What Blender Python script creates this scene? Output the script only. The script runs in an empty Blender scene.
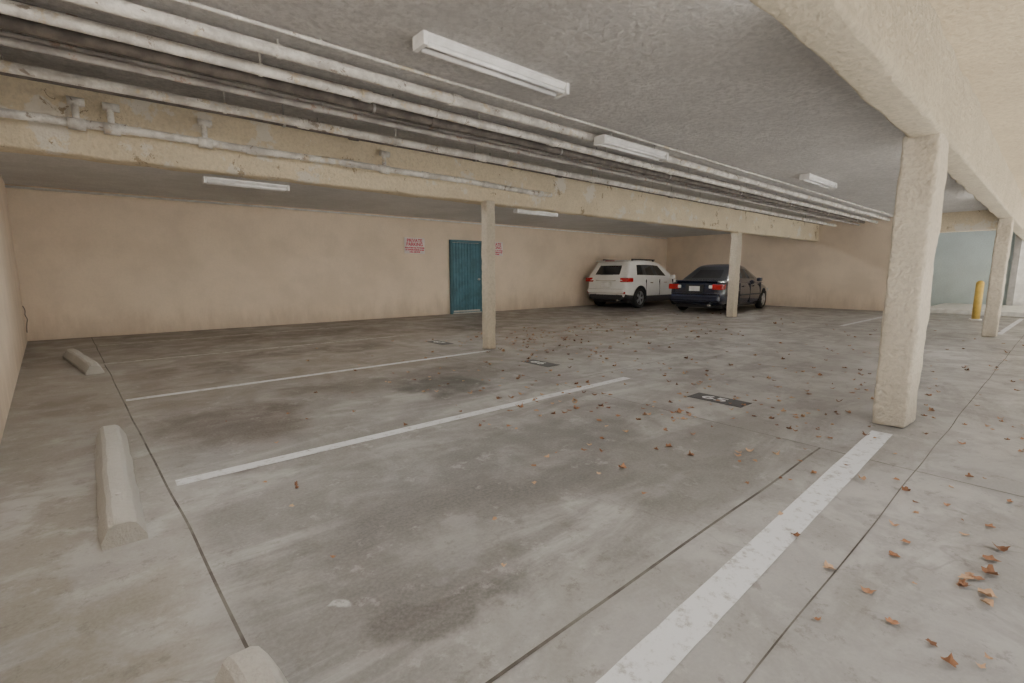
import bpy, bmesh, math, random
from mathutils import Vector, Matrix, noise
random.seed(7)
C=bpy.context
def link(o):
    C.scene.collection.objects.link(o); return o
# ---------------------------------------------------------------- materials
class NT:
    def __init__(s,name):
        s.m=bpy.data.materials.new(name); s.m.use_nodes=True
        s.t=s.m.node_tree; s.b=s.t.nodes['Principled BSDF']
        s.co=s.t.nodes.new('ShaderNodeTexCoord').outputs['Object']
    def n(s,ty,**k):
        x=s.t.nodes.new(ty)
        for a,v in k.items(): setattr(x,a,v)
        return x
    def put(s,sock,v):
        if isinstance(v,bpy.types.NodeSocket): s.t.links.new(v,sock)
        else: sock.default_value=v
    def noise(s,scale,detail=5,rough=.6,vec=None,dist=0):
        x=s.n('ShaderNodeTexNoise'); s.put(x.inputs['Vector'],vec or s.co)
        x.inputs['Scale'].default_value=scale; x.inputs['Detail'].default_value=detail
        x.inputs['Roughness'].default_value=rough; x.inputs['Distortion'].default_value=dist
        return x.outputs[0]
    def mr(s,v,a,b,c=0.,d=1.,smooth=True):
        x=s.n('ShaderNodeMapRange'); 
        if smooth: x.interpolation_type='SMOOTHSTEP'
        for i,q in enumerate((v,a,b,c,d)): s.put(x.inputs[i],q)
        return x.outputs[0]
    def math(s,op,a,b=0.,c=0.):
        x=s.n('ShaderNodeMath',operation=op)
        s.put(x.inputs[0],a); s.put(x.inputs[1],b); s.put(x.inputs[2],c)
        return x.outputs[0]
    def mix(s,f,a,b,mode='MIX'):
        x=s.n('ShaderNodeMix',data_type='RGBA',blend_type=mode)
        s.put(x.inputs[0],f)
        for sock,v in ((x.inputs[6],a),(x.inputs[7],b)):
            if isinstance(v,tuple): v=(*v[:3],1)
            s.put(sock,v)
        return x.outputs[2]
    def col(s,v):
        if isinstance(v,tuple): v=(*v[:3],1)
        s.put(s.b.inputs['Base Color'],v)
    def bump(s,h,strength=.3,dist=.01):
        x=s.n('ShaderNodeBump'); s.put(x.inputs['Height'],h)
        x.inputs['Strength'].default_value=strength; x.inputs['Distance'].default_value=dist
        s.t.links.new(x.outputs[0],s.b.inputs['Normal'])
    def set(s,**k):
        for a,v in k.items(): s.put(s.b.inputs[a.replace('_',' ')],v)

def plain(name,c,rough=.5,metal=0.,var=.12,scale=6,spec=.5,coat=0.):
    s=NT(name); d=tuple(x*(1-var) for x in c); e=tuple(min(1,x*(1+var*.5)) for x in c)
    s.col(s.mix(s.mr(s.noise(scale),.35,.65),d,e))
    s.set(Roughness=rough,Metallic=metal); s.b.inputs['Specular IOR Level'].default_value=spec
    if coat: s.b.inputs['Coat Weight'].default_value=coat; s.b.inputs['Coat Roughness'].default_value=.05
    return s.m
def stucco(name,c,dirt,bump=.6,scale=45,dist=.012,dirtlow=True,peel=None,mott=.35,patch=0.):
    s=NT(name)
    a=s.mix(s.mr(s.noise(1.3,6),.35,.7),c,tuple(x*.88 for x in c))
    f=s.noise(scale,4,.7); 
    a=s.mix(s.mr(f,.35,.6,mott,.0),a,tuple(min(1,x*.68) for x in c))
    if patch: a=s.mix(s.mr(s.noise(5,8,.75),.42,.6,patch,0.),a,tuple(x*.72 for x in c))
    if dirtlow:
        sep=s.n('ShaderNodeSeparateXYZ'); g=s.n('ShaderNodeNewGeometry')
        s.t.links.new(g.outputs['Position'],sep.inputs[0])
        mp=s.n('ShaderNodeMapping'); mp.inputs['Scale'].default_value=(1,1,.25); s.t.links.new(g.outputs['Position'],mp.inputs[0])
        low=s.mr(s.math('ADD',sep.outputs[2],s.math('MULTIPLY',s.noise(3.2,6,.7,vec=mp.outputs[0]),1.3)),.45,1.25,.75,0.)
        a=s.mix(low,a,dirt)
    if peel:
        a=s.mix(s.mr(s.noise(2.2,7,.7),.56,.60,0.,.85),a,peel)
        a=s.mix(s.mr(s.noise(3.3,7,.75,dist=.5),.60,.62,0.,.85),a,(.36,.28,.18))
    s.col(a); s.set(Roughness=.95); s.b.inputs['Specular IOR Level'].default_value=.15
    h=s.math('ADD',s.noise(scale,6,.75),s.math('MULTIPLY',s.noise(scale*.25,3),.8))
    s.bump(h,bump,dist); return s.m

M={}
M['wall']=stucco('wall_stucco_cream',(.82,.70,.57),(.52,.43,.345),.3,30,.008,mott=.15)
M['col']=stucco('column_stucco',(.80,.73,.61),(.60,.54,.45),1.,26,.04,mott=.45)
M['beam']=stucco('beam_stucco',(.83,.73,.55),(.5,.4,.3),.9,30,.025,False,(.80,.76,.68),mott=.4)
M['beamf']=stucco('front_beam_stucco',(.76,.68,.53),(.5,.4,.3),1.,24,.05,False,mott=.5)
M['soffit']=stucco('soffit_stucco',(.68,.585,.425),(.5,.4,.3),.8,20,.04,False,mott=.5)
M['ceil']=stucco('popcorn_ceiling',(.90,.88,.86),(.4,.4,.4),1.0,18,.10,False,mott=.65,patch=.35)
M['ceil2']=stucco('rear_ceiling',(.84,.835,.82),(.4,.4,.4),.8,30,.03,False,patch=.2)
M['blue']=stucco('pale_blue_wall',(.64,.74,.75),(.5,.6,.6),.3,30,.008)
s=NT('painted_pipe')
a=s.mix(s.mr(s.noise(5,6,.7),.38,.62),(.52,.50,.47),(.80,.78,.73))
a=s.mix(s.mr(s.noise(4,7,.75),.56,.61,0.,.7),a,(.60,.50,.34))
a=s.mix(s.mr(s.noise(7,7,.75,dist=.5),.59,.62,0.,.8),a,(.24,.19,.15))
s.col(a); s.set(Roughness=.85); s.bump(s.noise(35,5,.7),.8,.015); M['pipe']=s.m
s=NT('weathered_grey_pipe')
a=s.mix(s.mr(s.noise(3,6,.7),.38,.62),(.27,.25,.24),(.44,.42,.40))
a=s.mix(s.mr(s.noise(6,7,.75),.56,.62,0.,.7),a,(.24,.14,.09))
s.col(a); s.set(Roughness=.75); M['pipegrey']=s.m
M['pipedark']=plain('dark_iron_pipe',(.17,.15,.135),.7,scale=7,var=.35)
M['galv']=plain('galvanised_strap',(.45,.44,.43),.5,.4)
M['fixture']=plain('fixture_enamel',(.84,.84,.83),.4)
s=NT('added_fill_tube_glow'); s.col((.9,.9,.88)); s.b.inputs['Emission Color'].default_value=(1,.96,.90,1); s.b.inputs['Emission Strength'].default_value=48; M['tube_fill']=s.m  # glow for the added, hidden fill tubes only
M['tube']=plain('fluorescent_tube_glass',(.92,.92,.92),.25)
M['stop']=stucco('wheel_stop_concrete',(.50,.495,.475),(.42,.41,.38),.8,40,.012)
M['teal']=plain('teal_door_paint',(.06,.175,.235),.5,scale=3,var=.25)
M['tealdark']=plain('teal_frame_paint',(.05,.14,.18),.5)
M['black']=plain('black_paint',(.05,.05,.055),.6,scale=30,var=.3)
M['steel']=plain('brushed_steel',(.5,.5,.5),.35,.9)
M['signw']=plain('sign_white',(.80,.74,.72),.5)
M['signr']=plain('sign_red',(.60,.03,.10),.5)
M['yellow']=plain('bollard_yellow',(.72,.50,.12),.5)
M['curb']=plain('curb_concrete',(.72,.72,.70),.8)
M['rubber']=plain('tire_rubber',(.02,.02,.02),.8)
M['rim']=plain('alloy_rim',(.55,.56,.58),.3,.8)
M['white_car']=plain('white_car_paint',(.82,.82,.81),.25,var=.02,coat=1.)
M['navy']=plain('navy_car_paint',(.011,.017,.045),.22,var=.05,coat=1.)
M['glass']=plain('car_dark_glass',(.015,.018,.02),.06,var=.02,spec=.8)
M['trim']=plain('black_plastic_trim',(.03,.03,.032),.55)
M['tail']=plain('tail_lamp_red',(.50,.01,.012),.15,var=.2,coat=1.)
M['lampw']=plain('lamp_clear',(.75,.75,.75),.15,coat=1.)
M['plate']=plain('licence_plate_white',(.78,.78,.78),.4)
M['chrome']=plain('chrome',(.75,.75,.76),.12,1.)
# worn paint
s=NT('worn_white_line_paint')
s.col(s.mix(s.mr(s.noise(14,8,.75),.50,.66),(.60,.62,.65),(.34,.335,.33)))
s.set(Roughness=.7); M['paint']=s.m
s=NT('worn_white_line_faded')
s.col(s.mix(s.mr(s.noise(9,8,.75),.42,.62),(.46,.46,.44),(.22,.205,.185)))
s.set(Roughness=.7); M['paint2']=s.m
s=NT('joint_dark'); s.col(s.mix(s.mr(s.noise(3,6),.4,.6),(.07,.063,.055),(.15,.14,.13))); s.set(Roughness=.9); M['joint']=s.m
s=NT('dry_leaf')
g=s.n('ShaderNodeNewGeometry'); r=s.n('ShaderNodeValToRGB'); s.t.links.new(g.outputs['Random Per Island'],r.inputs[0])
e=r.color_ramp.elements; e[0].color=(.13,.06,.03,1); e[1].color=(.50,.34,.22,1)
x=e.new(.5); x.color=(.32,.16,.085,1)
s.col(r.outputs[0]); s.set(Roughness=.8); M['leaf']=s.m
# concrete floor
s=NT('garage_concrete')
sep=s.n('ShaderNodeSeparateXYZ'); s.t.links.new(s.co,sep.inputs[0]); X,Y=sep.outputs[0],sep.outputs[1]
big=s.noise(.55,8,.6); mid=s.noise(2.2,8,.65,dist=.4); fine=s.noise(60,4,.7)
streak=s.n('ShaderNodeMapping'); s.t.links.new(s.co,streak.inputs[0]); streak.inputs['Scale'].default_value=(.4,1.3,1)
stn=s.noise(1.4,8,.65,vec=streak.outputs[0],dist=.8)
c=s.mix(s.mr(big,.35,.65),(.275,.272,.27),(.39,.387,.383))
c=s.mix(s.mr(mid,.42,.60,0.,.6),c,(.21,.203,.195))
c=s.mix(s.mr(stn,.49,.58,0.,.5),c,(.18,.17,.16))
bay=s.math('MULTIPLY',s.mr(X,.15,.35),s.mr(s.math('ADD',X,s.math('MULTIPLY',mid,2.)),4.2,6.2,1.,0.))
bay=s.math('MULTIPLY',bay,s.mr(Y,.7,1.3))
c=s.mix(s.math('MULTIPLY',bay,s.mr(stn,.40,.53,.15,.72)),c,(.125,.12,.117))
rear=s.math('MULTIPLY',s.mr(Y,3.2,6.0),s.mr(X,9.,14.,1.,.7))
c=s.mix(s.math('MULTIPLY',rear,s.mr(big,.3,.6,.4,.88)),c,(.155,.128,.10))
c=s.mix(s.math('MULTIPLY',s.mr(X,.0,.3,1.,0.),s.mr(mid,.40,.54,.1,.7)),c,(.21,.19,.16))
disp=s.n('ShaderNodeVectorMath',operation='MULTIPLY_ADD')
nz=s.n('ShaderNodeTexNoise'); s.t.links.new(s.co,nz.inputs['Vector']); nz.inputs['Scale'].default_value=1.6; nz.inputs['Detail'].default_value=7
s.t.links.new(nz.outputs['Color'],disp.inputs[0]); disp.inputs[1].default_value=(1.2,1.2,0); s.t.links.new(s.co,disp.inputs[2])
def blob(c,cx,cy,rx,ry,amt,colr):
    v=s.n('ShaderNodeVectorMath',operation='SUBTRACT'); s.t.links.new(disp.outputs[0],v.inputs[0]); v.inputs[1].default_value=(cx+.6,cy+.6,0)
    w=s.n('ShaderNodeVectorMath',operation='MULTIPLY'); s.t.links.new(v.outputs[0],w.inputs[0]); w.inputs[1].default_value=(1/rx,1/ry,0)
    l=s.n('ShaderNodeVectorMath',operation='LENGTH'); s.t.links.new(w.outputs[0],l.inputs[0])
    m=s.math('MULTIPLY',s.mr(l.outputs['Value'],.6,1.05,amt,0.),s.mr(mid,.3,.55,.55,1.))
    return s.mix(m,c,colr)
for b in [(1.9,2.3,1.5,.75,.65,(.085,.082,.08)),(1.0,1.9,.75,.45,.55,(.09,.086,.083)),(3.1,2.4,.8,.45,.5,(.10,.096,.092)),(2.2,1.4,.5,.2,.5,(.10,.096,.092)),
          (.75,4.3,.6,.8,.92,(.07,.051,.038)),(2.7,4.25,.6,.65,.95,(.042,.036,.03)),(2.6,4.9,1.2,.35,.55,(.09,.075,.062)),
          (2.6,7.6,1.5,.5,.85,(.07,.052,.038)),(.9,6.9,.8,.6,.8,(.08,.06,.045)),(3.,9.8,1.8,.6,.75,(.08,.062,.047)),(6.5,8.6,1.6,.6,.7,(.085,.066,.05)),
          (1.8,5.1,.8,.35,.7,(.08,.062,.047)),(3.6,4.6,.6,.5,.5,(.09,.075,.062)),(5.6,5.2,.8,.5,.5,(.10,.085,.072)),
          (.9,1.45,.35,.13,.7,(.065,.06,.056)),(1.15,1.75,.2,.1,.4,(.32,.32,.33)),(.5,1.66,.07,.055,.7,(.48,.49,.50)),
          (12.,8.5,2.,1.,.8,(.08,.062,.048)),(13.3,9.9,1.,1.5,.7,(.07,.055,.043)),(7,4.2,1.2,.5,.5,(.12,.105,.09)),(9.5,6.2,1.5,.5,.6,(.12,.098,.08)),
          (5.2,2.9,.6,.3,.4,(.13,.12,.112)),(-.2,2.0,.3,.5,.35,(.15,.14,.12)),(-.3,5.8,.25,.7,.6,(.11,.09,.07))]:
    c=blob(c,*b)
c=s.mix(s.mr(fine,.3,.75,.0,.2),c,(.42,.41,.40))
sp=s.noise(9,8,.8); c=s.mix(s.mr(sp,.54,.64,0.,.5),c,(.12,.11,.10))
pale=s.noise(4,8,.8); c=s.mix(s.mr(pale,.56,.64,0.,.35),c,(.41,.405,.40))
vo=s.n('ShaderNodeTexVoronoi',feature='DISTANCE_TO_EDGE'); vo.inputs['Scale'].default_value=.33
s.t.links.new(disp.outputs[0],vo.inputs['Vector'])
c=s.mix(s.math('MULTIPLY',s.mr(vo.outputs[0],.0,.003,.3,0.),s.mr(big,.45,.55)),c,(.10,.09,.085))
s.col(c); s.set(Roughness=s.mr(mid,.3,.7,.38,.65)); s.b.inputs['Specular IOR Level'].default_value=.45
s.bump(s.math('ADD',fine,mid),.12,.01); M['floor']=s.m

# ---------------------------------------------------------------- geometry helpers
def mesh_obj(name,bm,mats,parent=None,smooth=False):
    me=bpy.data.meshes.new(name); bm.to_mesh(me); bm.free()
    if not isinstance(mats,(list,tuple)): mats=[mats]
    for m in mats: me.materials.append(m)
    if smooth: 
        for p in me.polygons: p.use_smooth=True
    o=link(bpy.data.objects.new(name,me)); o.parent=parent; return o
def empty(name,loc=(0,0,0),rz=0):
    o=link(bpy.data.objects.new(name,None)); o.location=loc; o.rotation_euler=(0,0,rz); return o
def addbox(bm,x0,x1,y0,y1,z0,z1,bev=0,seg=2):
    r=bmesh.ops.create_cube(bm,size=1); vs=r['verts']
    for v in vs: v.co=Vector(((x0+x1)/2+v.co.x*(x1-x0),(y0+y1)/2+v.co.y*(y1-y0),(z0+z1)/2+v.co.z*(z1-z0)))
    if bev:
        es=list({e for v in vs for e in v.link_edges})
        bmesh.ops.bevel(bm,geom=es,offset=bev,segments=seg,affect='EDGES',profile=.5)
def box(name,x0,x1,y0,y1,z0,z1,mat,bev=0,parent=None,seg=2):
    bm=bmesh.new(); addbox(bm,x0,x1,y0,y1,z0,z1,bev,seg); return mesh_obj(name,bm,mat,parent)
def addcyl(bm,p,q,r,seg=16,r2=None):
    p=Vector(p);q=Vector(q);d=q-p
    m=Matrix.Translation((p+q)/2)@d.to_track_quat('Z','Y').to_matrix().to_4x4()
    return bmesh.ops.create_cone(bm,cap_ends=True,segments=seg,radius1=r,radius2=r if r2 is None else r2,depth=d.length,matrix=m)['verts']
def cyl(name,p,q,r,mat,parent=None,seg=16,smooth=True):
    bm=bmesh.new(); addcyl(bm,p,q,r,seg); o=mesh_obj(name,bm,mat,parent)
    if smooth:
        for f in o.data.polygons: f.use_smooth=len(f.vertices)==4
    return o
def prism(name,pts,z0,z1,mat):
    bm=bmesh.new(); n=len(pts)
    a=[bm.verts.new((x,y,z0)) for x,y in pts]; b=[bm.verts.new((x,y,z1)) for x,y in pts]
    bm.faces.new(a); bm.faces.new(b)
    for i in range(n): bm.faces.new((a[i],a[(i+1)%n],b[(i+1)%n],b[i]))
    bmesh.ops.recalc_face_normals(bm,faces=bm.faces); return mesh_obj(name,bm,mat)
def rough_box(name,pa,pb,w,z0,z1,mat,step=.08,amp=.010,bev=.03,parent=None):
    """stucco box running from pa to pb (2D centre-line), width w"""
    pa=Vector(pa);pb=Vector(pb);L=(pb-pa).length; ang=math.atan2((pb-pa).y,(pb-pa).x)
    bm=bmesh.new(); addbox(bm,0,L,-w/2,w/2,z0,z1,bev,3)
    for ax,(a,b) in enumerate(((0,L),(-w/2,w/2),(z0,z1))):
        n=int((b-a)/step)
        for i in range(1,n):
            no=Vector((0,0,0)); no[ax]=1; co=Vector((0,0,0)); co[ax]=a+(b-a)*i/n
            bmesh.ops.bisect_plane(bm,geom=bm.verts[:]+bm.edges[:]+bm.faces[:],plane_co=co,plane_no=no)
    R=Matrix.Translation((pa.x,pa.y,0))@Matrix.Rotation(ang,4,'Z'); bm.transform(R); bm.normal_update()
    for v in bm.verts:
        d=noise.noise(v.co*3.1)*amp+noise.noise(v.co*11)*amp*.5
        v.co+=v.normal*d
    return mesh_obj(name,bm,mat,parent,smooth=True)

# ---------------------------------------------------------------- room shell
bm=bmesh.new()
addbox(bm,-8,34,-26,16,-.2,0); mesh_obj('floor',bm,M['floor'])
ZB=2.25; ZF=2.17; ZC1=2.88; ZC2=2.68
lx=lambda y:-.64+(4.88-y)*.059     # left wall face
def slantwall(name,p,q,t,z0,z1,mat):
    p=Vector(p);q=Vector(q);d=(q-p).normalized();n=Vector((-d.y,d.x))*t
    return prism(name,[tuple(p),tuple(q),tuple(q+n),tuple(p+n)],z0,z1,mat)
slantwall('wall_left',(lx(-1.0),-1.0),(lx(12.2),12.2),.25,0,3.1,M['wall'])
slantwall('wall_back',(-1.4,11.93),(19.0,11.62),.25,0,3.1,M['wall'])
box('wall_right',18.7,18.95,3.0,11.9,0,3.1,M['wall'])
box('wall_far_side',22.6,22.85,-3,8,0,3.3,M['blue'])
by=lambda x:.70+(x+2.5)*.46/25.1    # front beam centre line
prism('ceiling_front',[(-1.6,by(-1.6)),(23,by(23)),(23,6.1),(-1.6,6.1)],ZC1,ZC1+.3,M['ceil'])
bm=bmesh.new(); addbox(bm,-1.6,23,6.1,12.2,ZC2,ZC1+.3); mesh_obj('ceiling_rear',bm,M['ceil2'])
prism('ceiling_overhang',[(-3.5,-1.5),(23,-1.5),(23,by(23)-.02),(-3.5,by(-3.5)-.02)],2.70,3.15,M['soffit'])
rough_box('beam_front',(-2.5,.70),(22.6,1.16),.21,ZF,3.1,M['beamf'],.12,.016)
rough_box('beam_middle',(-1.0,6.14),(18.7,6.0),.24,ZB,2.95,M['beam'],.10,.014)
rough_box('beam_side',(18.6,1.3),(18.6,3.0),.3,2.34,2.9,M['beam'],.2)

# added building, unseen behind the camera, put in to bounce light inside
e=empty('added_bounce_building'); box('facade',-10,34,-11.3,-11,0,6.5,M['soffit'],0,e); box('parapet',-10,34,-11.35,-10.9,6.5,6.7,M['curb'],.02,e)
for i in range(6):
    box('window_frame',-6+i*6,-4+i*6,-11.0,-10.94,1.2,2.6,M['fixture'],.01,e); box('window_pane',-5.9+i*6,-4.1+i*6,-10.94,-10.92,1.3,2.5,M['glass'],0,e)

# columns
def column(cx,cy,wx,wy,rot=0,h=ZB+.03):
    n='stucco_column'
    o=rough_box(n,(-wx/2,0),(wx/2,0),wy,0,h,M['col'],.04,.014,.022); o.location=(cx,cy,0); o.rotation_euler=(0,0,rot)
    return o
column(4.79,.85,.38,.22,0,ZF+.03); column(4.62,5.97,.17,.15); column(13.05,6.05,.24,.2); column(12.7,.98,.26,.2,0,ZF+.03)

# ---------------------------------------------------------------- floor markings, joints
def strip(name,p,q,w,mat,z=.003,wob=0.):
    p=Vector(p);q=Vector(q);d=q-p;n=Vector((-d.y,d.x)).normalized()
    k=max(2,int(d.length/.1)); bm=bmesh.new(); prev=None
    for i in range(k+1):
        c=p+d*i/k; off=n*(noise.noise(Vector((c.x*1.3,c.y*1.3,3)))*wob); ww=w/2*(1+.05*noise.noise(Vector((c.x*9,c.y*9,0))))
        a=bm.verts.new((*(c+off-n*ww),z)); b=bm.verts.new((*(c+off+n*ww),z))
        if prev: bm.faces.new((prev[0],a,b,prev[1]))
        prev=(a,b)
    return mesh_obj(name,bm,mat)
for (p,q,w,m) in [((.95,.73),(4.40,.84),.13,'paint'),((.23,3.24),(4.52,3.25),.10,'paint'),((.09,5.73),(4.5,5.81),.09,'paint'),
                  ((-.05,8.25),(4.4,8.3),.09,'paint2'),((-.1,10.4),(4.4,10.5),.09,'paint2'),
                  ((12.7,3.38),(18.3,3.35),.10,'paint'),((13.3,8.9),(18.3,9.3),.09,'paint2'),((13.3,.9),(18.3,.85),.09,'paint')]:
    strip('parking_line',p,q,w,M[m])
for (p,q,w) in [((.42,-2),(-.2,11.8),.011),((.3,1.0),(3.68,1.03),.013),((3.66,-6),(3.72,11.7),.007),((-.2,.5),(18.5,.60),.006),
                ((8.3,-6),(8.3,11.7),.009),((12.9,-6),(12.9,11.7),.009),((.2,6.02),(18.5,6.02),.008),((4,3.6),(12.9,3.6),.006),((-.3,-2.2),(22,-2.2),.01),((4,8.9),(12.9,8.9),.007)]:
    strip('floor_joint',p,q,w,M['joint'],.0025,.012)
def number(cy,txt,col='black'):
    e=empty('bay_number_stencil',(4.38,cy,0))
    box('patch',-.115,.115,-.26,.26,.001,.004,M[col],0,e)
    cu=bpy.data.curves.new('numerals','FONT'); cu.body=txt; cu.size=.19; cu.align_x='CENTER'; cu.align_y='CENTER'; cu.extrude=.0005; cu.offset=.003
    cu.materials.append(M['paint']); o=link(bpy.data.objects.new('numerals',cu)); o.parent=e; o.location=(0,.04,.0055); o.rotation_euler=(0,0,-math.pi/2); o.scale=(1.3,.9,1)
number(2.1,'65'); number(4.55,'66'); number(7.05,'67')

# wheel stops
def wheel_stop(cx,cy,rz,L=1.8):
    e=empty('concrete_wheel_stop',(cx,cy,0),rz)
    prof=[(-.085,0),(-.085,.035),(-.05,.115),(-.03,.13),(.03,.13),(.05,.115),(.085,.035),(.085,0)]
    bm=bmesh.new(); rings=[]
    k=24
    for i in range(k+1):
        y=-L/2+L*i/k; t=min(i,k-i); sc={0:.80,1:.97}.get(t,1.)
        rings.append([bm.verts.new((x*(.9+.1*sc)+noise.noise(Vector((x*9,y*5,z*9+cy)))*.009,y,z*sc+noise.noise(Vector((x*7,y*4,cy)))*.008*(z>0))) for x,z in prof])
    for a,b in zip(rings,rings[1:]):
        for j in range(len(prof)): bm.faces.new((a[j],a[(j+1)%8],b[(j+1)%8],b[j]))
    bm.faces.new(rings[0]); bm.faces.new(rings[-1][::-1]); bmesh.ops.recalc_face_normals(bm,faces=bm.faces)
    mesh_obj('concrete_block',bm,M['stop'],e)
    for yy in (-.6,.6): cyl('anchor_pin',(0,yy,.12),(0,yy,.135),.012,M['galv'],e,10)
wheel_stop(-.03,3.53,.01); wheel_stop(-.27,8.4,.15,1.85); wheel_stop(.27,.58,.06)

# ---------------------------------------------------------------- pipes
def pipe(name,y,z,r,x0,x1,mat,coup=1.6,hang=1.9,dy=0.,ceil=ZC1,sag=.006):
    e=empty(name); k=max(2,int((x1-x0)/.5)); bm=bmesh.new()
    f=lambda x:(x,y+dy*(x-x0)/(x1-x0)+noise.noise(Vector((x*.6,y,z)))*sag,z+noise.noise(Vector((x*.6,z,y)))*sag)
    pts=[f(x0+(x1-x0)*i/k) for i in range(k+1)]
    cu=bpy.data.curves.new('run','CURVE'); cu.dimensions='3D'; cu.bevel_depth=r; cu.bevel_resolution=4; cu.use_fill_caps=True
    sp=cu.splines.new('POLY'); sp.points.add(len(pts)-1)
    for q,pnt in zip(sp.points,pts): q.co=(*pnt,1)
    sp.use_smooth=True
    cu.materials.append(mat); o=link(bpy.data.objects.new('run',cu)); o.parent=e
    x=x0+.5
    while x<x1 and coup:
        p=f(x); addcyl(bm,(p[0]-.05,p[1],p[2]),(p[0]+.05,p[1],p[2]),r*1.22,14); x+=coup*(1+.3*random.random())
    mesh_obj('couplings',bm,mat,e)
    bm=bmesh.new(); x=x0+.9*random.random()
    while x<x1:
        p=f(x); addcyl(bm,(p[0]-.012,p[1],p[2]),(p[0]+.012,p[1],p[2]),r*1.15,14)
        if ceil>p[2]+r: addcyl(bm,(p[0],p[1],p[2]+r*.9),(p[0],p[1],ceil),.007,8)
        x+=hang
    mesh_obj('hangers',bm,M['galv'] if mat!=M['pipe'] else mat,e); return e
pipe('water_pipe',3.98,2.80,.045,-1.2,18.6,M['pipe'],3.1,2.3)
pipe('water_pipe',4.28,2.75,.042,-1.2,18.6,M['pipe'],2.3,2.1)
pipe('drain_pipe',4.62,2.78,.045,-1.2,18.6,M['pipedark'],3,2.6)
pipe('drain_pipe',4.74,2.70,.028,-1.2,18.6,M['pipegrey'],2.2,2.6)
pipe('electrical_conduit',4.43,2.84,.018,-1.2,18.6,M['pipegrey'],0,3)
pipe('electrical_conduit',4.95,2.82,.018,-1.2,18.6,M['pipegrey'],0,3)
pipe('electrical_conduit',5.05,2.82,.018,-1.2,18.6,M['pipegrey'],0,2.4)
pipe('electrical_conduit',3.76,2.85,.014,-1.2,18.6,M['pipe'],0,2.4)
pipe('water_pipe',5.22,2.68,.042,-1.2,18.0,M['pipe'],2.,1.7)
pipe('drain_pipe',5.42,2.72,.05,-1.2,17.5,M['pipedark'],2.6,2.4)
pipe('water_pipe',5.62,2.78,.034,-1.2,17.5,M['pipegrey'],2.6,2.4)
e=pipe('insulated_beam_pipe',5.90,2.50,.038,-1.2,5.9,M['pipe'],.9,1.2,ceil=0,sag=.04)
for x in (-.02,.22,.95,2.9): 
    cyl('riser',(x,5.9,2.5),(x,5.9,2.70),.026,M['pipe'],e)
    cyl('tee',(x-.06,5.9,2.5),(x+.06,5.9,2.5),.052,M['pipe'],e); cyl('elbow',(x-.05,5.9,2.69),(x+.07,5.9,2.69),.036,M['pipe'],e)
bm=bmesh.new(); addcyl(bm,(-1.1,11.86,2.63),(18.6,11.6,2.63),.02,10); mesh_obj('wall_conduit',bm,M['fixture'],None,True)
# wire dangling on the left wall
cu=bpy.data.curves.new('wall_cable','CURVE'); cu.dimensions='3D'; cu.bevel_depth=.007
sp=cu.splines.new('NURBS'); P=[(0,0,.55),(.03,.05,.48),(.0,-.06,.40),(.05,.03,.34),(.01,.0,.24),(.0,.1,.1)]; sp.points.add(len(P)-1)
for q,p in zip(sp.points,P): q.co=(lx(11.3)+.02+p[0],11.3+p[1],p[2]+.1,1)
sp.use_endpoint_u=True; cu.materials.append(M['pipedark']); link(bpy.data.objects.new('wall_cable',cu))

# ---------------------------------------------------------------- fluorescent fixtures, plus added lit ones out of view as fill
def fixture(x0,x1,y,zc,on,drop=0.):
    e=empty('strip_light_or_added_fill',((x0+x1)/2,y,zc-drop-.002)); L=(x1-x0)/2
    bm=bmesh.new()
    prof=[(-.07,0),(-.075,-.02),(-.035,-.055),(.035,-.055),(.075,-.02),(.07,0)]
    a=[bm.verts.new((-L,p[0],p[1])) for p in prof]; b=[bm.verts.new((L,p[0],p[1])) for p in prof]
    for j in range(6): bm.faces.new((a[j],a[(j+1)%6],b[(j+1)%6],b[j]))
    bm.faces.new(a); bm.faces.new(b[::-1]); bmesh.ops.recalc_face_normals(bm,faces=bm.faces)
    mesh_obj('housing',bm,M['fixture'],e)
    for sx in (-1,1): box('end_cap',sx*L-.02,sx*L+.02,-.08,.08,-.095,0,M['fixture'],.006,e)
    for yy in (-.05,.05): cyl('tube',(-L+.03,yy,-.075),(L-.03,yy,-.075),.018,M['tube_fill' if on else 'tube'],e,12)
    if drop: 
        for sx in (-.7,.7): cyl('stem',(sx*L,0,0),(sx*L,0,drop),.01,M['galv'],e,8)
for f in [(1.9,3.35,3.23,ZC1,0),(9.4,10.8,3.25,ZC1,0),(1.4,2.62,9.05,ZC2,0),(7.6,8.9,8.75,ZC2,0),(4.6,5.9,3.80,ZC1,0,.1),
          (0.,1.3,1.7,ZC1,1),(-.4,.9,2.5,ZC1,1),(2.0,3.3,1.14,ZC1,1),(8.5,9.8,1.18,ZC1,1),(14,15.3,1.25,ZC1,1),  # lit entries, here and below: added unseen fill behind beams and off frame
          (.2,1.6,6.9,ZC2,1),(2.6,4.,6.9,ZC2,1),(5.,6.4,6.9,ZC2,1),(8.,9.4,6.9,ZC2,1),(11.,12.4,6.9,ZC2,1),(15,16.4,6.9,ZC2,1)]: fixture(*f)

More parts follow.
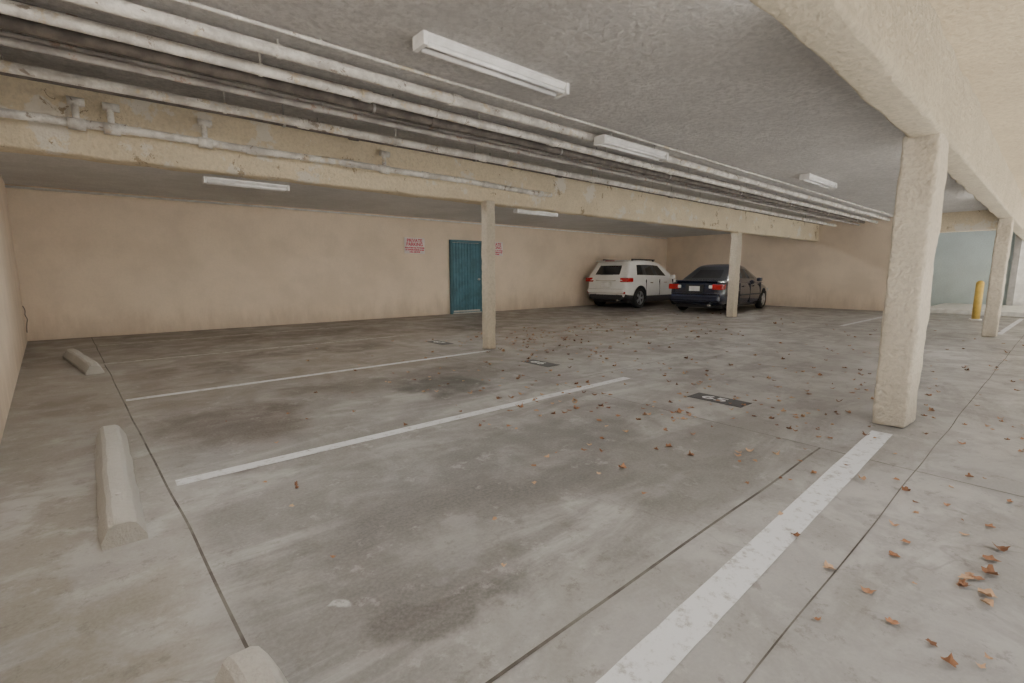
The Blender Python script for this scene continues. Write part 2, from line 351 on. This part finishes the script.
# ---------------------------------------------------------------- door, signs
yb=lambda x:11.93-(x+1.4)*.0152
e=empty('door_1',(8.25,yb(8.25),0),-.0152)
bm=bmesh.new(); n=60; a=[];W=1.0
for i in range(n+1):
    x=-W/2+W*i/n; y=-.05-(.022 if (i//3)%2 else 0.); a.append((bm.verts.new((x,y,.03)),bm.verts.new((x,y,2.05))))
for p,q in zip(a,a[1:]): bm.faces.new((p[0],q[0],q[1],p[1]))
mesh_obj('corrugated_leaf',bm,M['teal'],e)
for sx in (-1,1): box('jamb',sx*.52-.03,sx*.52+.03,-.09,0,0,2.12,M['tealdark'],.005,e)
box('head',-.55,.55,-.09,0,2.06,2.13,M['tealdark'],.005,e); box('threshold',-.5,.5,-.12,0,0,.03,M['steel'],0,e)
box('kick_plate',-.47,.47,-.083,-.075,.05,.10,M['steel'],0,e)
cyl('knob',(.42,-.08,1.0),(.42,-.14,1.0),.03,M['steel'],e)
def sign(x,z,w,h):
    e=empty('parking_notice_sign',(x,yb(x)-.012,z)); box('panel',-w/2,w/2,-.006,.006,-h/2,h/2,M['signw'],.002,e)
    for (t,zz,sz) in (('PRIVATE',.13,.125),('PARKING',.03,.12),('VIOLATORS WILL BE TOWED',-.06,.045),('AT OWNERS EXPENSE 24 HRS',-.115,.042),('CALL 555 0100',-.17,.05)):
        cu=bpy.data.curves.new('lettering','FONT'); cu.body=t; cu.size=sz; cu.align_x='CENTER'; cu.align_y='CENTER'; cu.extrude=.001; cu.offset=.003
        cu.materials.append(M['signr']); o=link(bpy.data.objects.new('lettering',cu)); o.parent=e; o.location=(0,-.008,zz*h/.42); o.rotation_euler=(math.pi/2,0,0)
sign(6.6,1.92,.62,.42); sign(9.35,1.92,.62,.42)

# ---------------------------------------------------------------- right end: curb, bollard, far wall pieces
box('curb_side',18.8,22.59,-6,2.98,0,.14,M['curb'],.02)
e=empty('yellow_bollard',(16.9,1.60,0)); cyl('post',(0,0,0),(0,0,.92),.08,M['yellow'],e,20)
bm=bmesh.new(); bmesh.ops.create_uvsphere(bm,u_segments=20,v_segments=10,radius=.08,matrix=Matrix.Translation((0,0,.92))); mesh_obj('dome',bm,M['yellow'],e,True)
cyl('base_ring',(0,0,0),(0,0,.03),.12,M['curb'],e,20)
e=empty('door_2',(22.5,.75,0)); box('frame_post',-.1,0,.55,.70,.14,2.5,M['steel'],0,e); box('leaf',-.03,.04,-.6,.55,.14,2.4,M['fixture'],0,e); box('frame_head',-.1,0,-.6,.7,2.4,2.5,M['steel'],0,e)

# ---------------------------------------------------------------- leaves
def leaves():
    bm=bmesh.new()
    def leaf(x,y,s):
        for cx,cy in ((4.79,.85),(4.62,5.97),(13.05,6.05),(12.7,.98)):
            if abs(x-cx)<.25 and abs(y-cy)<.2: return
        a0=random.random()*6.28; curl=random.uniform(.2,1.1); lift=.004+random.random()*.006
        ax=random.random()*3.14; n=15; c=bm.verts.new((x,y,lift))
        ring=[]
        asp=random.uniform(.45,1.)
        for i in range(n):
            t=2*math.pi*i/n; lob=[1,.82,.68][i%3]*random.uniform(.85,1.15)
            rx=s*lob*math.cos(t); ry=s*lob*asp*math.sin(t)
            u=rx*math.cos(ax)+ry*math.sin(ax); z=lift+abs(u)**2/s*curl+random.random()*.15*s
            ring.append(bm.verts.new((x+rx*math.cos(a0)-ry*math.sin(a0),y+rx*math.sin(a0)+ry*math.cos(a0),z)))
        for i in range(n): bm.faces.new((c,ring[i],ring[(i+1)%n]))
    def scatter(k,x0,x1,y0,y1,s0=.016,s1=.034):
        for _ in range(k): leaf(random.uniform(x0,x1),random.uniform(y0,y1),random.uniform(s0,s1))
    def clump(k,cx,cy,sd,s0=.02,s1=.038):
        for _ in range(k): leaf(random.gauss(cx,sd),random.gauss(cy,sd),random.uniform(s0,s1))
    scatter(55,1.6,5.5,-.2,1.2,.012,.028); scatter(110,4.5,9,.1,3.5,.016,.036); scatter(165,2.1,5.8,1.2,5.2,.016,.034); scatter(130,5,10,4,8.,.02,.04)
    scatter(40,9,14,2,9,.025,.045); scatter(30,9,16,.3,3,.02,.04); scatter(22,.6,2.4,1.4,5,.012,.026); scatter(35,2,6,5,8,.02,.036)
    clump(9,2.45,.12,.06,.022,.036); clump(8,2.9,-.0,.12); clump(7,1.9,.03,.1,.014,.028); clump(20,4.3,1.6,.3,.016,.03); clump(10,3.1,.25,.35,.012,.026)
    clump(50,6,6.3,.6,.022,.04); clump(35,8.2,6.6,.7,.022,.04); clump(26,3.2,2.9,.3,.016,.034); clump(22,3.6,2.2,.25,.014,.03); clump(14,6.5,1.6,.4,.015,.03)
    return mesh_obj('fallen_leaves',bm,M['leaf'])
leaves()

# ---------------------------------------------------------------- cars
def wheel(parent,x,y,r,side,w=.2):
    e=empty('wheel',(x,y,r)); e.parent=parent
    bm=bmesh.new(); prof=[(r*.66,-w/2),(r*.9,-w/2),(r*.98,-w*.36),(r,-w*.2),(r,w*.2),(r*.98,w*.36),(r*.9,w/2),(r*.66,w/2)]
    N=36; rings=[[bm.verts.new((p[0]*math.cos(6.2832*i/N),p[1],p[0]*math.sin(6.2832*i/N))) for p in prof] for i in range(N)]
    for i in range(N):
        a=rings[i];b=rings[(i+1)%N]
        for j in range(len(prof)): bm.faces.new((a[j],a[(j+1)%8],b[(j+1)%8],b[j]))
    bmesh.ops.recalc_face_normals(bm,faces=bm.faces); mesh_obj('tire',bm,M['rubber'],e,True)
    cyl('backing',(0,side*-.02,0),(0,side*.03,0),r*.67,M['trim'],e,28)
    bm=bmesh.new()
    for k in range(5):
        for dd in (-.13,.13):
            b2=bmesh.new(); addbox(b2,.03,r*.66,-.012,.012,-.022,.022,.004)
            b2.transform(Matrix.Rotation(6.2832*k/5+dd,4,'Y')); b2.transform(Matrix.Translation((0,side*w*.42,0)))
            tmp=bpy.data.meshes.new('t'); b2.to_mesh(tmp); b2.free(); bm.from_mesh(tmp); bpy.data.meshes.remove(tmp)
    addcyl(bm,(0,side*w*.3,0),(0,side*w*.47,0),.05,16)
    mesh_obj('alloy_spokes',bm,M['rim'],e)
    bm=bmesh.new(); 
    N=36; pr=[(r*.6,w*.42),(r*.68,w*.48),(r*.68,w*.3),(r*.6,w*.3)]
    rings=[[bm.verts.new((p[0]*math.cos(6.2832*i/N),side*p[1],p[0]*math.sin(6.2832*i/N))) for p in pr] for i in range(N)]
    for i in range(N):
        a=rings[i];b=rings[(i+1)%N]
        for j in range(4): bm.faces.new((a[j],a[(j+1)%4],b[(j+1)%4],b[j]))
    bmesh.ops.recalc_face_normals(bm,faces=bm.faces); mesh_obj('rim_lip',bm,M['rim'],e)

def car(name,loc,rz,paint,st,clad_z,levels,fr,flags,wheels,wr,W,wedge=.02):
    root=empty(name,loc,rz)
    bm=bmesh.new(); rings=[]
    for (x,zb,zt,hw) in st:
        h=zt-zb
        half=[(0,zb),(hw*.75,zb),(hw*.93,zb+.03*h/.7),(hw*.985,zb+.22*h),(hw,zb+.5*h),(hw*.985,zb+.78*h),(hw*.94,zt-.05*h),(hw*.80,zt),(hw*.4,zt+.012),(0,zt+.018)]
        ring=half+[(-a,b) for a,b in half[-2:0:-1]]
        rings.append([bm.verts.new((x,a,b)) for a,b in ring])
    n=len(rings[0])
    for a,b in zip(rings,rings[1:]):
        for j in range(n):
            f=bm.faces.new((a[j],a[(j+1)%n],b[(j+1)%n],b[j]))
            if f.calc_center_median().z<clad_z: f.material_index=1
    bm.faces.new(rings[0]); bm.faces.new(rings[-1][::-1]); bmesh.ops.recalc_face_normals(bm,faces=bm.faces)
    body=mesh_obj('body',bm,[paint,M['trim']],root,True)
    md=body.modifiers.new('s','SUBSURF'); md.levels=2; md.render_levels=2
    cb=bmesh.new()
    for wx in wheels:
        for sd in (-1,1): addcyl(cb,(wx,sd*(W/2-.27),wr+.02),(wx,sd*(W/2+.2),wr+.02),wr+.055,32)
    cut=mesh_obj('cut',cb,M['trim'])
    cut.parent=root
    md=body.modifiers.new('b','BOOLEAN'); md.operation='DIFFERENCE'; md.object=cut; md.solver='EXACT'
    C.view_layer.update(); dg=C.evaluated_depsgraph_get()
    me=bpy.data.meshes.new_from_object(body.evaluated_get(dg)); body.modifiers.clear(); body.data=me
    bpy.data.objects.remove(cut)
    for wx in wheels:
        for sd in (-1,1): wheel(root,wx,sd*(W/2-.115),wr,sd)
    # greenhouse
    bm=bmesh.new(); R=[]
    zt=levels[-1][0]
    for (z,xr,xf,hw) in levels:
        side=[]
        for s_ in fr:
            side.append((xr+.06+(xf-xr-.14)*s_,-hw*(1-.05*(2*s_-1)**2)))
        pts=[(xr,hw*.86),(xr,-hw*.86)]+side+[(xf,-hw*.84),(xf,hw*.84)]+[(a,-b) for a,b in side[::-1]]
        def zz(a):
            t=(a-xr)/(xf-xr)
            if z<1.2: return z+wedge*(1-2*t)
            return z-.05*(2*t-.9)**2*(1 if z>zt-.25 else 0)
        R.append([bm.verts.new((a-(.03 if i in(0,1) else 0),b,zz(a))) for i,(a,b) in enumerate(pts)])
    n=len(R[0]); sf=list(flags)
    seg=['g']+['b']+sf+['b']+['g']+['b']+sf[::-1]+['b']
    for li,(a,b) in enumerate(zip(R,R[1:])):
        for j in range(n):
            f=bm.faces.new((a[j],a[(j+1)%n],b[(j+1)%n],b[j]))
            if li==1 and seg[j]=='g': f.material_index=1
            if li==1 and seg[j]=='k': f.material_index=2
    # roof cap: strips across matching side points
    top=R[-1]; m=len(fr)
    A=[top[1]]+top[2:2+m]+[top[2+m]]; B=[top[0]]+top[:3+m:-1]+[top[3+m]]
    for i in range(len(A)-1): bm.faces.new((A[i],A[i+1],B[i+1],B[i]))
    bmesh.ops.recalc_face_normals(bm,faces=bm.faces)
    g=mesh_obj('greenhouse',bm,[paint,M['glass'],M['trim']],root,True)
    md=g.modifiers.new('s','SUBSURF'); md.levels=2; md.render_levels=2
    return root
# white SUV ------------------------------------------------
suv=car('white_suv',(13.1,10.42,0),math.radians(3.5),M['white_car'],
  [(0,.42,.80,.66),(.02,.34,.96,.76),(.14,.28,1.02,.84),(.6,.24,1.03,.885),(1.2,.22,1.02,.885),(2.2,.22,1.0,.885),(3.1,.22,.98,.885),(3.45,.24,.96,.87),(3.9,.26,.90,.83),(4.2,.32,.78,.74),(4.3,.42,.62,.62)],
  .40,[(.90,-.02,3.6,.87),(1.05,.03,3.30,.845),(1.53,.36,2.45,.72),(1.60,.34,2.3,.675),(1.655,.60,2.1,.56)],
  [0,.06,.15,.30,.325,.56,.585,.83,.9,1],['b','b','g','k','g','k','g','b','b'],(.78,3.45),.345,1.77,.035)
def part(p,n,*a,mat,bev=.01): return box(n,*a,M[mat],bev,p)
for sd in (-1,1):
    part(suv,'tail_lamp',-.02,.34,min(sd*.54,sd*.87),max(sd*.54,sd*.87),.88,1.03,mat='tail',bev=.04)
    part(suv,'reflector',-.03,.03,min(sd*.6,sd*.76),max(sd*.6,sd*.76),.50,.56,mat='tail')
    part(suv,'roof_rail',.62,2.1,sd*.58-.02,sd*.58+.02,1.62,1.66,mat='trim')
    for xx in (.66,1.3,2.0): part(suv,'rail_foot',xx-.04,xx+.04,sd*.58-.018,sd*.58+.018,1.53,1.63,mat='trim')
    part(suv,'mirror',2.75,2.9,min(sd*.86,sd*1.02),max(sd*.86,sd*1.02),.98,1.12,mat='white_car',bev=.03)
    part(suv,'sill_cladding',1.15,3.05,min(sd*.86,sd*.90),max(sd*.86,sd*.90),.24,.40,mat='trim')
    for xx in (1.35,2.3): part(suv,'door_handle',xx,xx+.18,min(sd*.88,sd*.905),max(sd*.88,sd*.905),.84,.87,mat='chrome',bev=.005)
    for xx in (1.12,2.02,2.98): part(suv,'door_gap',xx,xx+.010,min(sd*.80,sd*.8875),max(sd*.80,sd*.8875),.42,.96,mat='trim',bev=0)
    part(suv,'head_lamp',3.95,4.2,min(sd*.55,sd*.78),max(sd*.55,sd*.78),.68,.80,mat='lampw',bev=.03)
part(suv,'plate',-.045,-.02,-.17,.17,.72,.86,mat='plate',bev=.004)
part(suv,'plate_recess',-.025,.02,-.22,.22,.69,.89,mat='curb')
part(suv,'bumper_lower',-.06,.2,-.66,.66,.30,.46,mat='trim',bev=.04)
part(suv,'bumper_step',-.07,.14,-.74,.74,.50,.66,mat='white_car',bev=.06)
part(suv,'chrome_bar',-.04,0,-.4,.4,.92,.95,mat='chrome',bev=.008)
part(suv,'spoiler',.20,.60,-.58,.58,1.57,1.61,mat='white_car',bev=.018)
part(suv,'brake_lamp',.185,.22,-.18,.18,1.58,1.60,mat='tail',bev=.004)
part(suv,'wiper',.03,.07,-.25,.25,1.12,1.14,mat='trim',bev=.004)
cyl('exhaust_pipe',(-.07,-.5,.27),(.2,-.5,.27),.035,M['chrome'],suv)
part(suv,'underbody',.3,4.0,-.7,.7,.18,.4,mat='trim')
# navy sedan ----------------------------------------------
sd_=car('dark_blue_sedan',(13.45,7.38,0),math.radians(5.),M['navy'],
  [(0,.40,.72,.66),(.03,.30,.90,.76),(.15,.24,.96,.82),(.6,.20,.985,.858),(1.2,.18,.96,.86),(2.2,.18,.93,.86),(3.0,.18,.91,.86),(3.5,.20,.86,.85),(4.0,.22,.78,.80),(4.35,.28,.66,.70),(4.45,.38,.54,.58)],
  .22,[(.88,.45,3.75,.81),(.965,.66,3.40,.785),(1.37,1.30,2.60,.60),(1.43,1.42,2.45,.56),(1.475,1.65,2.25,.47)],
  [0,.10,.16,.30,.325,.56,.585,.86,.92,1],['b','b','g','k','g','k','g','b','b'],(.88,3.5),.31,1.72)
for sd in (-1,1):
    part(sd_,'tail_lamp',-.02,.20,min(sd*.50,sd*.83),max(sd*.50,sd*.83),.70,.86,mat='tail',bev=.03)
    part(sd_,'reverse_lamp',-.03,.0,min(sd*.42,sd*.52),max(sd*.42,sd*.52),.74,.83,mat='lampw')
    part(sd_,'mirror',2.75,2.88,min(sd*.82,sd*.97),max(sd*.82,sd*.97),.92,1.04,mat='navy',bev=.03)
    part(sd_,'side_moulding',1.3,3.1,min(sd*.84,sd*.875),max(sd*.84,sd*.875),.50,.54,mat='trim')
    for xx in (1.5,2.4): part(sd_,'door_handle',xx,xx+.17,min(sd*.85,sd*.88),max(sd*.85,sd*.88),.77,.80,mat='navy',bev=.006)
    for xx in (1.25,2.15,3.1): part(sd_,'door_gap',xx,xx+.010,min(sd*.80,sd*.863),max(sd*.80,sd*.863),.26,.88,mat='trim',bev=0)
    part(sd_,'head_lamp',4.05,4.33,min(sd*.48,sd*.74),max(sd*.48,sd*.74),.56,.68,mat='lampw',bev=.03)
part(sd_,'plate',-.04,-.02,-.16,.16,.66,.80,mat='plate',bev=.004)
part(sd_,'plate_recess',-.03,.02,-.26,.26,.62,.84,mat='trim')
part(sd_,'trunk_gap',-.028,.02,-.7,.7,.585,.60,mat='trim',bev=0)
part(sd_,'rear_bumper',-.08,.15,-.74,.74,.34,.56,mat='navy',bev=.06)
part(sd_,'trunk_lip',.0,.12,-.62,.62,.93,.97,mat='navy',bev=.015)
part(sd_,'underbody',.3,4.1,-.7,.7,.15,.35,mat='trim')
cyl('exhaust_pipe',(-.07,-.45,.25),(.2,-.45,.25),.03,M['chrome'],sd_)

# ---------------------------------------------------------------- light
w=bpy.data.worlds.new('sky'); C.scene.world=w; w.use_nodes=True; nt=w.node_tree
bg=nt.nodes['Background']; bg.inputs[0].default_value=(.92,.95,1.0,1); bg.inputs[1].default_value=2.6
sun=bpy.data.lights.new('sun','SUN'); sun.energy=30; sun.angle=.01; sun.color=(1,.95,.88)
so=link(bpy.data.objects.new('sun',sun)); so.rotation_euler=(math.radians(24),0,0)
# ---------------------------------------------------------------- camera
cam=bpy.data.cameras.new('camera'); cam.sensor_width=36; cam.lens=480/1024*36; cam.clip_start=.02
co=link(bpy.data.objects.new('camera',cam)); co.location=(0,0,1.2); co.rotation_euler=(math.radians(90-8.18),0,math.radians(-40.5))
C.scene.camera=co
